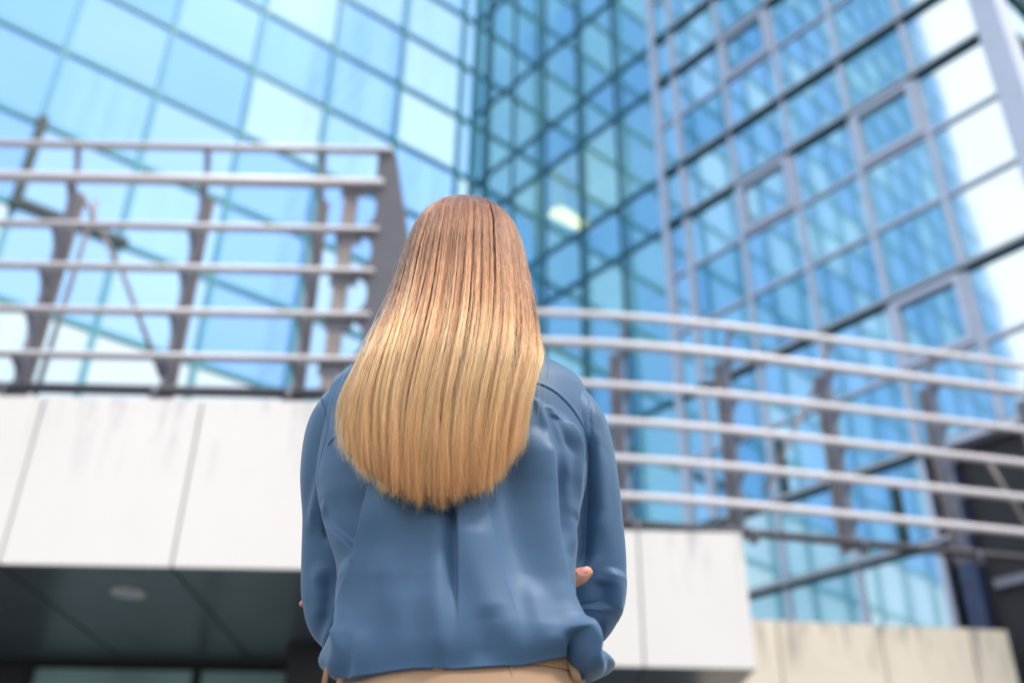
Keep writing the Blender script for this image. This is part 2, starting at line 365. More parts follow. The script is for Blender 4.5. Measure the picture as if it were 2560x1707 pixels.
# beige wall beyond
bw = thing('beige_wall', 'beige panelled wall with grey streaks along its top edge, low on the right', 'wall')
bp_ = [(2.0, 12.62), (3.40, 12.80), (4.74, 12.93), (5.91, 13.01), (6.43, 13.06)]
for (a, b) in zip(bp_[:-1], bp_[1:]):
    mb = MB(); t = Vector((b[0]-a[0], b[1]-a[1])).normalized()*.012
    p = [(a[0]+t.x, a[1]+t.y), (b[0]-t.x, b[1]-t.y)]; q = [(p[1][0]-.0, p[1][1]+.05), (p[0][0], p[0][1]+.05)]
    pts = p+q
    mb.hexa([(x, y, 0) for x, y in pts]+[(x, y, 4.30) for x, y in pts]); mb.build('cladding_panel', M['beige'], bw)
mb = MB(); mb.hexa([(x, y, z) for z in (0, 4.27) for x, y in ((2.0, 12.68), (6.42, 13.12), (6.42, 13.4), (2.0, 13.0))]); mb.build('backing', M['gap'], bw)

# ------------------------------------------------------------------ louvre railings with scalloped posts
RZ = [6.83, 6.452, 5.94, 5.51, 5.08, 4.665, 4.395]
def scallop(z, tips, deep=.13, flat=.035):
    # 0 at a tip, deep between tips
    for a, b in zip(tips[1:], tips[:-1]):   # a below b
        if a <= z <= b:
            t = (z-a)/(b-a); h = flat/(b-a)
            if t < h or t > 1-h: return 0
            t = (t-h)/(1-2*h)
            return deep*(1-abs(2*t-1)**2.6)**.55
    return 0
def post(root, px, py, ax, ay, rz):
    """plate standing across the railing; (ax, ay) points from the front edge back"""
    fz = np.linspace(rz[-1]-.05, rz[1]+.03, 150); th = .035
    lx, ly = -ay, ax
    prof = [(scallop(z, rz[1:]), z) for z in fz]
    vs, fs = [], []
    for side in (-th/2, th/2):
        for d, z in prof:
            vs.append((px+ax*d+lx*side, py+ay*d+ly*side, z)); vs.append((px+ax*.27+lx*side, py+ay*.27+ly*side, z))
    n = len(prof)
    for i in range(n-1):
        fs.append((2*i, 2*i+1, 2*i+3, 2*i+2)); fs.append((2*n+2*i, 2*n+2*i+2, 2*n+2*i+3, 2*n+2*i+1))
        fs.append((2*i, 2*i+2, 2*n+2*i+2, 2*n+2*i)); fs.append((2*i+1, 2*n+2*i+1, 2*n+2*i+3, 2*i+3))
    fs.append((0, 2*n, 2*n+1, 1)); fs.append((2*n-2, 2*n-1, 4*n-1, 4*n-2))
    mb = MB(); mb.add(vs, fs)
    # curved arm that carries the top rail
    arm = []
    for k in range(9):
        t = k/8; arm.append((px+ax*(.13-.13*t**2.2), py+ay*(.13-.13*t**2.2), rz[1]+.03+(rz[0]-rz[1]-.03)*t))
    mb.tube(arm, .03, 8)
    p = mb.build('post', M['post'], root)
    mb = MB(); w = .055
    c = [(px+ax*.272+lx*s, py+ay*.272+ly*s) for s in (-w, w)]; c2 = [(px+ax*.30+lx*s, py+ay*.30+ly*s) for s in (w, -w)]
    mb.hexa([(x, y, z) for z in (rz[-1]-.05, rz[1]+.02) for x, y in c+c2]); mb.build('flange', M['post_face'], p)
    c = [(px+ax*.13+lx*s, py+ay*.13+ly*s) for s in (-.03, .03)]; c2 = [(px+ax*.155+lx*s, py+ay*.155+ly*s) for s in (.03, -.03)]
    mb = MB(); mb.box(px-.035, px+.035, py+.02, py+.1, 4.285, rz[-1]-.05); mb.build('foot', M['rail_dark'], p)
    return p
rl = thing('louvre_railing', 'nearer steel louvre railing with scalloped posts above the left canopy', 'railing', 'steel louvre railings over the entrance', (0, 0, 0))
for i, z in enumerate(RZ):
    mb = MB()
    xe = -1.10 if i == 0 else -1.16
    if i == 6: mb.tube([(-8, 7.0, z), (-1.45, 7.06, z)], .042, 12)
    elif i == 1: mb.tube([(-8, 6.965, z), (xe, 6.99, z)], 0, 16, sq=(.05, .036))
    else: mb.tube([(-8, 6.965, z), (xe, 6.99, z)], 0, 16, sq=(.042, .021))
    mb.build('rail', M['rail_dark'] if i == 6 else M['rail'], rl, smooth=True)
for x in (-6.35, -5.14, -3.94, -2.77, -1.73): post(rl, x, 7.0, 0, 1, RZ)
# end plate seen face on
mb = MB(); vs = []; zz = np.linspace(4.36, 6.80, 120)
for z in zz:
    s = scallop(z, RZ, .12)
    xl = -1.33+s*1.05 if z < 6.42 else -1.22
    if z > 6.42: xl = -1.235+(6.8-z)*.02
    xr = -1.07+(6.82-z)*.19 if z > 5.4 else -.80
    vs.append((xl, z, xr))
n = len(vs); V = []; F = []
for y in (7.0, 7.03):
    for a, z, b in vs: V += [(a, y, z), (b, y, z)]
for i in range(n-1):
    F += [(2*i, 2*i+1, 2*i+3, 2*i+2), (2*n+2*i, 2*n+2*i+2, 2*n+2*i+3, 2*n+2*i+1), (2*i, 2*i+2, 2*n+2*i+2, 2*n+2*i), (2*i+1, 2*n+2*i+1, 2*n+2*i+3, 2*i+3)]
F += [(0, 2*n, 2*n+1, 1), (2*n-2, 2*n-1, 4*n-1, 4*n-2)]
mb.add(V, F); mb.build('end_plate', M['plate'], rl)
mb = MB(); mb.box(-1.50, -1.385, 7.05, 7.12, 4.3, 6.44); mb.build('end_post', M['post_face'], rl)
for z in RZ[1:-1]:
    mb = MB(); mb.box(-1.53, -1.30, 7.035, 7.05, z-.11, z+.0); mb.build('bracket', M['post'], rl)
for p in ([(-3.93, 7.29, 6.52), (-3.40, 7.31, 5.69), (-2.86, 7.32, 4.66)], [(-3.80, 7.33, 6.48), (-3.85, 7.33, 4.45)], [(-6.3, 7.32, 4.6), (-5.1, 7.32, 6.4)]):
    mb = MB(); mb.tube(p, .021, 10); mb.build('brace_rod', M['post_face'], rl, smooth=True)

rr = thing('louvre_railing', 'farther long curved louvre railing crossing in front of the mirror facade right of the woman', 'railing', 'steel louvre railings over the entrance', (0, 0, 0))
PTH = [(-1.05, 9.64), (.3, 9.66), (1.25, 9.70), (2.45, 9.88), (3.66, 10.13), (4.97, 10.40), (6.2, 10.66), (7.6, 10.98), (9, 11.32)]
def pt(x):
    for a, b in zip(PTH[:-1], PTH[1:]):
        if x <= b[0]: t = (x-a[0])/(b[0]-a[0]); return a[1]+t*(b[1]-a[1])
    return PTH[-1][1]
xs = np.linspace(-1.05, 9, 60)
ys = np.array([pt(x) for x in xs]); ys = np.convolve(np.pad(ys, 3, 'edge'), np.ones(7)/7, 'valid')
for i, z in enumerate(RZ):
    mb = MB()
    if i == 6: mb.tube([(x, y+.06, z) for x, y in zip(xs, ys)], .045, 10)
    elif i == 1: mb.tube([(x, y-.02, z) for x, y in zip(xs, ys)], 0, 16, sq=(.05, .042))
    else: mb.tube([(x, y-.02, z) for x, y in zip(xs, ys)], 0, 16, sq=(.035, .037))
    mb.build('rail', M['rail_dark'] if i == 6 else M['rail'], rr, smooth=True)
for x in (.05, 1.24, 2.45, 3.66, 4.97, 6.25, 7.5):
    y = pt(x); post(rr, x+.06, y+.01, -.52, .854, RZ)
for p in ([(3.55, 10.42, 6.38), (2.76, 10.3, 4.97)], [(5.51, 10.8, 5.72), (5.95, 10.9, 4.70)]):
    mb = MB(); mb.tube(p, .024, 10); mb.build('brace_rod', M['post_face'], rr, smooth=True)
mb = MB(); x = 6.9; y = pt(x)+.2; mb.box(x-.06, x+.06, y-.06, y+.06, 0, 4.36); mb.build('support_leg', M['rail_dark'], rr)

# ------------------------------------------------------------------ the woman
HX = -.075     # body centre line
person = None
def frame_caps(B, pts, rad, n=14):
    """tapered capsule chain added to mesh builder B"""
    pts = [Vector(p) for p in pts]
    for i in range(len(pts)-1):
        a, b = pts[i], pts[i+1]; ra, rb = rad[i], rad[i+1]; t = (b-a).normalized()
        up = Vector((0, 0, 1)) if abs(t.z) < .9 else Vector((0, 1, 0)); x = t.cross(up).normalized(); y = x.cross(t)
        rings = []
        for k in range(5): ph = math.pi/2*(k/5); rings.append((a-t*ra*math.cos(ph), ra*math.sin(ph)))
        rings.append((a, ra)); rings.append((b, rb))
        for k in range(1, 6): ph = math.pi/2*(k/5); rings.append((b+t*rb*math.sin(ph), rb*max(math.cos(ph), .02)))
        rings[0] = (rings[0][0], ra*.02)
        vs = [c+x*(r*math.cos(2*math.pi*j/n))+y*(r*math.sin(2*math.pi*j/n)) for c, r in rings for j in range(n)]
        m_ = len(rings)
        fs = [(i_*n+j, i_*n+(j+1) % n, (i_+1)*n+(j+1) % n, (i_+1)*n+j) for i_ in range(m_-1) for j in range(n)]
        fs += [tuple(range(n))[::-1], tuple((m_-1)*n+j for j in range(n))]
        B.add(vs, fs)
def ell(B, c, r, n=22, m_=14):
    vs, fs = [], []
    for i in range(m_+1):
        ph = math.pi*(i+.001)/(m_+.002)
        for j in range(n): th = 2*math.pi*j/n; vs.append((c[0]+r[0]*math.sin(ph)*math.cos(th), c[1]+r[1]*math.sin(ph)*math.sin(th), c[2]+r[2]*math.cos(ph)))
    fs = [(i*n+j, (i+1)*n+j, (i+1)*n+(j+1) % n, i*n+(j+1) % n) for i in range(m_) for j in range(n)]
    fs += [tuple(range(n)), tuple(m_*n+j for j in range(n))[::-1]]
    B.add(vs, fs)
skin, snt, sb = nodes('skin')
sb.inputs['Base Color'].default_value = (.72, .36, .24, 1); sb.inputs['Roughness'].default_value = .45
sb.inputs['Subsurface Weight'].default_value = .25; sb.inputs['Subsurface Radius'].default_value = (.012, .004, .002)
tcs = N(snt, 'ShaderNodeTexCoord'); nzs = N(snt, 'ShaderNodeTexNoise'); nzs.inputs['Scale'].default_value = 60; snt.links.new(tcs.outputs['Object'], nzs.inputs[0])
snt.links.new(mixc(snt, nzs.outputs[0], (.60, .26, .16), (.70, .36, .24)), sb.inputs['Base Color'])
B = MB()
cx = HX
# head, face, neck
ell(B, (cx, 1.265, 1.545), (.072, .090, .105)); ell(B, (cx, 1.305, 1.49), (.052, .055, .065))
frame_caps(B, [(cx, 1.352, 1.555), (cx, 1.372, 1.515)], [.007, .011]); ell(B, (cx, 1.352, 1.478), (.022, .012, .008)); ell(B, (cx, 1.347, 1.44), (.022, .014, .014))
for s in (-1, 1):
    ell(B, (cx+s*.074, 1.268, 1.53), (.009, .018, .030)); ell(B, (cx+s*.032, 1.343, 1.548), (.014, .010, .010))
frame_caps(B, [(cx, 1.245, 1.38), (cx, 1.26, 1.47)], [.055, .050])
# trunk
ell(B, (cx, 1.22, 1.28), (.150, .085, .13)); ell(B, (cx, 1.22, 1.12), (.120, .085, .16)); ell(B, (cx, 1.212, .95), (.122, .082, .13)); ell(B, (cx, 1.195, .87), (.13, .09, .11))
frame_caps(B, [(cx-.12, 1.225, 1.318), (cx+.12, 1.225, 1.318)], [.036, .036])
# arms: folded in front
RE = (.094, 1.292, 1.090); LE = (-.208, 1.298, 1.092)
frame_caps(B, [(cx+.135, 1.225, 1.31), (.094, 1.245, 1.2), RE], [.034, .034, .032])
frame_caps(B, [(cx-.135, 1.225, 1.31), (-.221, 1.250, 1.2), LE], [.034, .034, .032])
frame_caps(B, [RE, (-.02, 1.36, 1.10), (-.150, 1.360, 1.090)], [.034, .032, .024])     # right forearm to the left side
frame_caps(B, [LE, (-.10, 1.375, 1.12), (.02, 1.352, 1.10)], [.034, .032, .024])
# left hand tucked under the right upper arm: palm, four curled fingers, thumb up behind
frame_caps(B, [(.02, 1.352, 1.10), (.055, 1.325, 1.095)], [.024, .028])
for k in range(4):
    z = 1.115-.018*k; L = [1.0, 1.1, 1.05, .85][k]
    frame_caps(B, [(.06, 1.325, z), (.06+.03*L, 1.315, z-.002), (.06+.055*L, 1.30, z-.004), (.06+.068*L, 1.285, z-.006)], [.0095, .0088, .008, .007])
frame_caps(B, [(.040, 1.305, 1.085), (.055, 1.255, 1.078), (.0755, 1.2, 1.0815)], [.014, .0115, .0112])
frame_caps(B, [(.0755, 1.2, 1.0815), (.0885, 1.196, 1.0865), (.0955, 1.195, 1.0905)], [.0112, .0106, .0078])
# right hand wrapped round the left sleeve, fingertips just showing outside it
frame_caps(B, [(-.150, 1.360, 1.090), (-.185, 1.352, 1.086)], [.022, .024])
for k in range(4):
    z = 1.106-.0125*k
    frame_caps(B, [(-.200, 1.355, z-.01), (-.235, 1.350, z-.012), (-.2560+.012*k, 1.328, z-.014), (-.2640+.004*(k == 0)+(k > 1)*.03, 1.304, z-.016)], [.0085, .0078, .0068, .0058])
frame_caps(B, [(-.175, 1.345, 1.10), (-.18, 1.33, 1.12), (-.18, 1.32, 1.14)], [.012, .011, .009])
# legs and feet
for s in (-1, 1):
    frame_caps(B, [(cx+s*.075, 1.2, .86), (cx+s*.085, 1.2, .48), (cx+s*.09, 1.21, .10)], [.082, .052, .034])
    frame_caps(B, [(cx+s*.09, 1.20, .045), (cx+s*.10, 1.33, .035)], [.038, .030])
person = B.build('person', skin, None, smooth=True, label='woman seen from behind with long blonde ombre hair, blue satin blouse and folded arms', cat='person')
md = person.modifiers.new('fuse', 'REMESH'); md.mode = 'VOXEL'; md.voxel_size = .0032; md.use_smooth_shade = True
ms_ = person.modifiers.new('soft', 'SMOOTH'); ms_.factor = .6; ms_.iterations = 4
# thumb nail
nail = simple('nail', (.72, .30, .25), .18, 0, .05, 20)
nb_ = MB()
nu, nv = 12, 9; vs = []
c0 = Vector((.0905, 1.1945, 1.0880)); t = Vector((.0140, -.001, .0080)).normalized(); nrm = Vector((-.35, -.92, .35)).normalized(); nrm = (nrm-t*nrm.dot(t)).normalized(); w_ = t.cross(nrm)
for i in range(nu):
    a_ = -1+2*i/(nu-1)
    for j in range(nv):
        b_ = -1+2*j/(nv-1); ww = .0062*(1-.55*max(0, a_)**2.5)
        vs.append(c0+t*(a_*.0078)+w_*(b_*ww)+nrm*(.0092-.0036*b_*b_-.0022*max(0, a_)**2-.0006))
nb_.add(vs, [(i*nv+j, i*nv+j+1, (i+1)*nv+j+1, (i+1)*nv+j) for i in range(nu-1) for j in range(nv-1)])
no = nb_.build('thumb_nail', nail, person, smooth=True); sm = no.modifiers.new('thick', 'SOLIDIFY'); sm.thickness = .0006

# ---- cloth helpers
def poly_disp(X, Z, specs):
    """height of cloth folds; each fold follows a line, narrow or wide on its two sides"""
    out = np.zeros_like(X); sm = lambda q: q*q*(3-2*q)
    for pts, h, wl, wr, t0, t1 in specs:
        P = np.array(pts, float); ext = P.max(0)-P.min(0)
        if len(P) > 2:
            C_ = []; Q = np.vstack([2*P[0]-P[1], P, 2*P[-1]-P[-2]])
            for k in range(1, len(Q)-2):
                for t in np.linspace(0, 1, 8, endpoint=False):
                    a, b, c, d = Q[k-1:k+3]; C_.append(.5*(2*b+(c-a)*t+(2*a-5*b+4*c-d)*t*t+(3*b-a-3*c+d)*t**3))
            P = np.array(C_+[P[-1]])
        vert = ext[1] > ext[0]*.9
        A_, B_ = (Z, X) if vert else (X, Z)
        k = 1 if vert else 0; o = np.argsort(P[:, k]); pa = P[o, k]; pb = P[o, 1-k]
        sl = np.interp(A_, pa, np.gradient(pb, pa+np.arange(len(pa))*1e-9))
        d = (B_-np.interp(A_, pa, pb))/np.sqrt(1+sl*sl)
        u = (A_-P[0, k])/(P[-1, k]-P[0, k])
        t0 = max(t0, .04); t1 = max(t1, .04)
        tp = sm(np.clip(u/t0, 0, 1))*sm(np.clip((1-u)/t1, 0, 1))
        if not vert: d = -d
        w = np.where(d > 0, wr, wl)
        out += h*np.exp(-(d/w)**2)*tp
    return out
def grid_obj(name, P, mat, parent, closed=True, thick=0):
    nr, nc, _ = P.shape; V = P.reshape(-1, 3)
    i = np.arange(nr-1)[:, None]; j = np.arange(nc if closed else nc-1)[None, :]; j2 = (j+1) % nc
    Fq = np.stack([i*nc+j, i*nc+j2, (i+1)*nc+j2, (i+1)*nc+j], -1).reshape(-1, 4)
    me = bpy.data.meshes.new(name); me.vertices.add(len(V)); me.vertices.foreach_set('co', V.astype(np.float32).ravel())
    me.loops.add(Fq.size); me.loops.foreach_set('vertex_index', Fq.astype(np.int32).ravel())
    me.polygons.add(len(Fq)); me.polygons.foreach_set('loop_start', (np.arange(len(Fq))*4).astype(np.int32)); me.polygons.foreach_set('loop_total', np.full(len(Fq), 4, np.int32))
    me.update(calc_edges=True); me.validate(); me.shade_smooth(); me.materials.append(mat)
    o = newobj(name, me, parent)
    if thick: s_ = o.modifiers.new('thick', 'SOLIDIFY'); s_.thickness = thick; s_.offset = 0
    return o
def interp(z, tab, col):
    zs = [r[0] for r in tab][::-1]; return np.interp(z, zs, [r[col] for r in tab][::-1])
def smooth1(a, k):
    return np.convolve(np.pad(a, k, 'edge'), np.ones(2*k+1)/(2*k+1), 'valid')

# blouse fabric
fab, fnt, fb = nodes('blue_satin'); fb.inputs['Roughness'].default_value = .50; fb.inputs['Specular IOR Level'].default_value = .36
fb.inputs['Sheen Weight'].default_value = .28; fb.inputs['Sheen Roughness'].default_value = .4; fb.inputs['Sheen Tint'].default_value = (.7, .85, 1, 1)
tcf = N(fnt, 'ShaderNodeTexCoord'); n1 = N(fnt, 'ShaderNodeTexNoise'); n1.inputs['Scale'].default_value = 900; n1.inputs['Detail'].default_value = 2; fnt.links.new(tcf.outputs['Object'], n1.inputs[0])
n2 = N(fnt, 'ShaderNodeTexNoise'); n2.inputs['Scale'].default_value = 9; n2.inputs['Detail'].default_value = 2; fnt.links.new(tcf.outputs['Object'], n2.inputs[0])
fnt.links.new(mixc(fnt, n2.outputs[0], (.053, .119, .222), (.062, .139, .254)), fb.inputs['Base Color'])
b1 = N(fnt, 'ShaderNodeBump'); b1.inputs['Strength'].default_value = .35; b1.inputs['Distance'].default_value = .0006; fnt.links.new(n1.outputs[0], b1.inputs['Height'])
b2 = N(fnt, 'ShaderNodeBump'); b2.inputs['Strength'].default_value = .06; b2.inputs['Distance'].default_value = .006; fnt.links.new(n2.outputs[0], b2.inputs['Height']); fnt.links.new(b1.outputs[0], b2.inputs['Normal'])
fnt.links.new(b2.outputs[0], fb.inputs['Normal'])

#        z     xl     xr     yback  yfront
TOR = [(1.43, -.105, -.045, 1.215, 1.265), (1.415, -.135, -.015, 1.19, 1.275), (1.40, -.158, .008, 1.170, 1.28), (1.385, -.190, .048, 1.155, 1.285), (1.37, -.215, .078, 1.140, 1.29),
       (1.355, -.232, .096, 1.127, 1.295), (1.335, -.243, .103, 1.114, 1.30), (1.30, -.247, .106, 1.104, 1.305), (1.25, -.248, .106, 1.100, 1.31), (1.20, -.246, .098, 1.100, 1.31),
       (1.17, -.238, .088, 1.100, 1.31), (1.15, -.228, .085, 1.101, 1.31), (1.10, -.209, .083, 1.100, 1.305), (1.06, -.203, .082, 1.098, 1.30), (1.03, -.200, .088, 1.095, 1.30),
       (1.01, -.205, .097, 1.092, 1.30), (.995, -.211, .112, 1.092, 1.30), (.984, -.217, .130, 1.095, 1.30), (.977, -.216, .124, 1.098, 1.295), (.969, -.207, .100, 1.103, 1.29), (.966, -.200, .098, 1.108, 1.28)]
zt = np.linspace(1.43, .966, 520)
th = np.concatenate([np.linspace(-.12, math.pi+.12, 660, endpoint=False), np.linspace(math.pi+.12, 2*math.pi-.12, 60, endpoint=False)])
XL = smooth1(smooth1(interp(zt, TOR, 1), 5), 5); XR = smooth1(smooth1(interp(zt, TOR, 2), 5), 5); YB = smooth1(smooth1(smooth1(interp(zt, TOR, 3), 9), 9), 5); YF = smooth1(interp(zt, TOR, 4), 5)
xc, a_, yc, b_ = (XL+XR)/2, (XR-XL)/2, (YB*.45+YF*.55), None
ct, st_ = np.cos(th), np.sin(th); nn = 2.35
cxp = np.sign(ct)*np.abs(ct)**(2/nn); sxp = np.sign(st_)*np.abs(st_)**(2/nn)
X = xc[:, None]-a_[:, None]*cxp[None]*1.0
Yb = np.where(sxp[None] > 0, yc[:, None]-(yc-YB)[:, None]*sxp[None], yc[:, None]-(YF-yc)[:, None]*sxp[None])
Z = np.repeat(zt[:, None], len(th), 1)
back = np.clip(sxp[None]*1.6, 0, 1)*np.ones_like(X)
FT = BACKFOLDS = [
 ([(0.0989,1.3398),(0.1016,1.3098),(0.0987,1.2822),(0.1003,1.2554),(0.0959,1.2289),(0.0919,1.1950)], -.0008, .0009, .0009, .0, .0),
 ([(-0.2489,1.3115),(-0.2377,1.2866),(-0.2300,1.2609),(-0.2317,1.2421),(-0.2381,1.2118),(-0.2376,1.1834)], -.0008, .0009, .0009, .0, .0),
 # centre pleat: sharp crease with a dark gully left of it
 ([(-0.0659,1.2410),(-0.0599,1.1282),(-0.0570,1.0845),(-0.0549,1.0448),(-0.0535,1.0019)], .0042, .0010, .036, .1, .4),
 ([(-0.0669,1.2410),(-0.0609,1.1281),(-0.0580,1.0844),(-0.0558,1.0448),(-0.0540,0.9926)], -.0046, .016, .0010, .1, .4),
 ([(-0.0788,1.1304),(-0.0761,1.0592),(-0.0726,1.0110),(-0.0689,0.9559)], .0030, .012, .012, .05, .2),
 # right edge of the pleat and the recess beyond
 ([(-0.0456,1.2414),(-0.0331,1.1742),(-0.0189,1.1107),(-0.0081,1.0654),(0.0030,1.0314),(0.0144,0.9938)], .0034, .022, .0014, .0, .5),
 ([(-0.0171,1.2420),(-0.0081,1.1857),(0.0107,1.1010),(0.0233,1.0512),(0.0353,1.0035)], -.0055, .024, .030, .3, .4),
 ([(-0.0519,1.1257),(-0.0370,1.0648),(-0.0165,1.0167),(0.0099,0.9753)], .0034, .018, .022, .2, .25),
 # long fold down the right side
 ([(0.0368,1.2481),(0.0410,1.2090),(0.0454,1.1442),(0.0517,1.0951),(0.0568,1.0649),(0.0671,1.0308),(0.0803,0.9977),(0.0914,0.9747)], .0085, .022, .010, .15, .1),
 ([(0.0638,1.2197),(0.0658,1.1695),(0.0652,1.1161),(0.0658,1.0802)], -.0050, .012, .012, .3, .4),
 ([(0.0601,1.2765),(0.0783,1.2353),(0.0838,1.1895),(0.0819,1.1454)], .0045, .008, .007, .3, .1),
 ([(0.0624,1.2349),(0.0671,1.1892),(0.0728,1.1506),(0.0775,1.1239),(0.0751,1.0976)], .0050, .007, .009, .3, .2),
 ([(0.0439,1.2792),(0.0598,1.2437),(0.0673,1.2005)], .0028, .006, .006, .1, .6),
 ([(0.0277,1.2849),(0.0402,1.2551),(0.0475,1.2173)], .0022, .006, .006, .1, .6),
 ([(0.0723,1.2647),(0.0886,1.2238),(0.0905,1.1897)], .0030, .005, .006, .1, .5),
 ([(0.0520,1.2643),(0.0769,1.2121)], -.0022, .005, .005, .1, .5),
 ([(0.0115,1.2907),(0.0187,1.2636),(0.0227,1.2342)], .0018, .006, .006, .1, .6),
 # left big fold edges
 ([(-0.1481,1.1791),(-0.1537,1.1544),(-0.1597,1.1191),(-0.1678,1.0885),(-0.1739,1.0656),(-0.1842,1.0432),(-0.1877,1.0118)], .0105, .003, .040, .1, .75),
 ([(-0.1652,1.1705),(-0.1694,1.1221),(-0.1800,1.0882),(-0.1889,1.0604)], -.0030, .020, .006, .3, .5),
 ([(-0.2280,1.1680),(-0.2203,1.1410),(-0.2062,1.1226),(-0.1898,1.1035),(-0.1737,1.0812),(-0.1687,1.0691)], .0050, .026, .0030, .2, .4),
 ([(-0.1863,1.0891),(-0.1906,1.0636),(-0.1910,1.0388),(-0.1812,1.0004),(-0.1700,0.9726)], .0045, .008, .014, .2, .3),
 # yoke seams
 ([(-0.0023,1.3074),(0.0246,1.3067),(0.0405,1.3046),(0.0558,1.2987),(0.0721,1.2873),(0.0834,1.2766),(0.0966,1.2630),(0.1018,1.2571)], -.0010, .0009, .0009, .0, .0),
 ([(-0.0023,1.3099),(0.0246,1.3092),(0.0405,1.3071),(0.0559,1.3012),(0.0727,1.2904),(0.0845,1.2797),(0.0978,1.2666),(0.1030,1.2607)], .0004, .0030, .0010, .0, .0),
 ([(-0.2269,1.2287),(-0.2235,1.2317),(-0.2145,1.2377),(-0.1991,1.2440),(-0.1729,1.2498)], -.0010, .0009, .0009, .0, .0),
 ([(-0.2272,1.2316),(-0.2238,1.2346),(-0.2148,1.2407),(-0.1994,1.2469),(-0.1732,1.2528)], .0004, .0030, .0010, .0, .0),
 # gather at the shoulder blade and lower swags above the hem
 ([(-0.1865,0.9652),(-0.1214,0.9609),(-0.0521,0.9608),(0.0079,0.9678),(0.0590,0.9824),(0.0731,0.9906)], .0010, .014, .016, .1, .1),
 ([(-0.1352,1.1766),(-0.1329,1.1123),(-0.1327,1.0466),(-0.1305,0.9892)], .0030, .016, .022, .3, .4),
 ([(-0.1059,1.1553),(-0.1026,1.0871),(-0.1017,1.0133),(-0.0963,0.9668)], -.0022, .014, .014, .3, .3),
 ([(0.0234,1.0643),(0.0332,1.0158),(0.0403,0.9784)], .0028, .012, .014, .4, .3),
 ([(-0.0168,1.0244),(-0.0206,0.9912),(-0.0245,0.9635)], -.0022, .014, .014, .3, .3),
 ([(-0.1846,1.0142),(-0.1843,0.9883),(-0.1920,0.9651),(-0.1978,0.9551)], .0028, .010, .012, .2, .0),
 ([(-0.1726,1.0120),(-0.1693,0.9886),(-0.1726,0.9655),(-0.1782,0.9518)], -.0020, .008, .008, .3, .0),
 ([(-0.1655,1.0122),(-0.1619,0.9887),(-0.1625,0.9657),(-0.1642,0.9498)], .0018, .010, .016, .3, .0),
 ([(0.0726,1.0189),(0.0849,0.9931),(0.0983,0.9726),(0.1096,0.9614)], .0060, .010, .010, .3, .0),
 ([(0.0741,0.9976),(0.0776,0.9791),(0.0818,0.9564)], -.0075, .010, .010, .3, .0),
 ([(-0.1166,1.0920),(-0.1155,1.0420),(-0.1051,0.9944)], .0030, .05, .05, .4, .4),
]
D_ = poly_disp(X, Z, BACKFOLDS)*back*2.0
# broad unevenness of loose cloth
D_ += back*(.0013*np.sin(X*38+Z*9+1.3)+.0008*np.sin(X*71-Z*23))*np.clip((1.30-Z)/.12, 0, 1)
sx = np.ones_like(X)*cxp[None]; ox = -sx*.9; oy = -sxp[None]*np.ones_like(X); nl = np.hypot(ox, oy)+1e-6
X2 = X+D_*ox/nl; Y2 = Yb+D_*oy/nl
# hem: its height follows the photo across the back
HEM = [(-0.1963,0.9533),(-0.1708,0.9474),(-0.1434,0.9493),(-0.0978,0.9532),(-0.0517,0.9527),(0.0172,0.9598),(0.0612,0.9733),(0.0757,0.9781),(0.0809,0.9609),(0.0862,0.9497),(0.1001,0.9531),(0.1128,0.9610)]
hx = np.array([p[0] for p in HEM]); hz = np.array([p[1] for p in HEM])
hemz = np.interp(X, hx, hz); wv = np.clip((1.09-Z)/.12, 0, 1)**2.2*back
Z2 = Z+(hemz-.966)*wv
P = np.stack([X2, Y2, Z2], -1)
# turn the hem inwards and up
tuck = []
last = P[-1]; cen = np.array([HX+.01, 1.2])
for k in range(1, 9):
    q = last.copy(); f = .012*k; dv = cen-q[:, :2]; dl = np.linalg.norm(dv, axis=1, keepdims=True); q[:, :2] += dv/dl*(.004+f*.9)*min(1, k/2); q[:, 2] += .0010*k*k*.35-.0012*(k < 3)
    tuck.append(q)
P = np.concatenate([P, np.array(tuck)], 0)
blouse = grid_obj('blouse', P, fab, person)

# ---- sleeves
def catmull(P, n):
    P = np.array(P, float); P = np.vstack([2*P[0]-P[1], P, 2*P[-1]-P[-2]]); out = []
    for i in range(1, len(P)-2):
        for t in np.linspace(0, 1, n, endpoint=False):
            p0, p1, p2, p3 = P[i-1], P[i], P[i+1], P[i+2]
            out.append(.5*((2*p1)+(-p0+p2)*t+(2*p0-5*p1+4*p2-p3)*t*t+(-p0+3*p1-3*p2+p3)*t**3))
    out.append(P[-2]); return np.array(out)
def sleeve(name, ctrl, specs, side, extra):
    c = catmull(ctrl, 44); n = 150; pts = c[:, :3]; ra = c[:, 3]; rb = c[:, 4]
    T = np.gradient(pts, axis=0); T /= np.linalg.norm(T, axis=1, keepdims=True)
    ref = np.array([0, -1., 0]); A = []; Bv = []
    prev = ref
    for t in T:
        a = prev-t*(prev@t); a /= np.linalg.norm(a); prev = a; A.append(a); Bv.append(np.cross(t, a))
    A = np.array(A); Bv = np.array(Bv)
    an = np.linspace(0, 2*math.pi, n, endpoint=False)
    R = A[:, None, :]*np.cos(an)[None, :, None]*rb[:, None, None]+Bv[:, None, :]*np.sin(an)[None, :, None]*ra[:, None, None]
    P = pts[:, None, :]+R; Nn = R/np.linalg.norm(R, axis=-1, keepdims=True)
    d = 1.5*poly_disp(P[..., 0], P[..., 2], specs)*np.clip(-Nn[..., 1]*1.5+.45, 0, 1)
    k = np.arange(len(pts))[:, None]/len(pts)
    d = d+extra*(np.sin(an*3+k*9)*.0012+np.sin(an*5-k*14+side)*.0008)
    P = P+Nn*d[..., None]
    return grid_obj(name, P, fab, blouse)
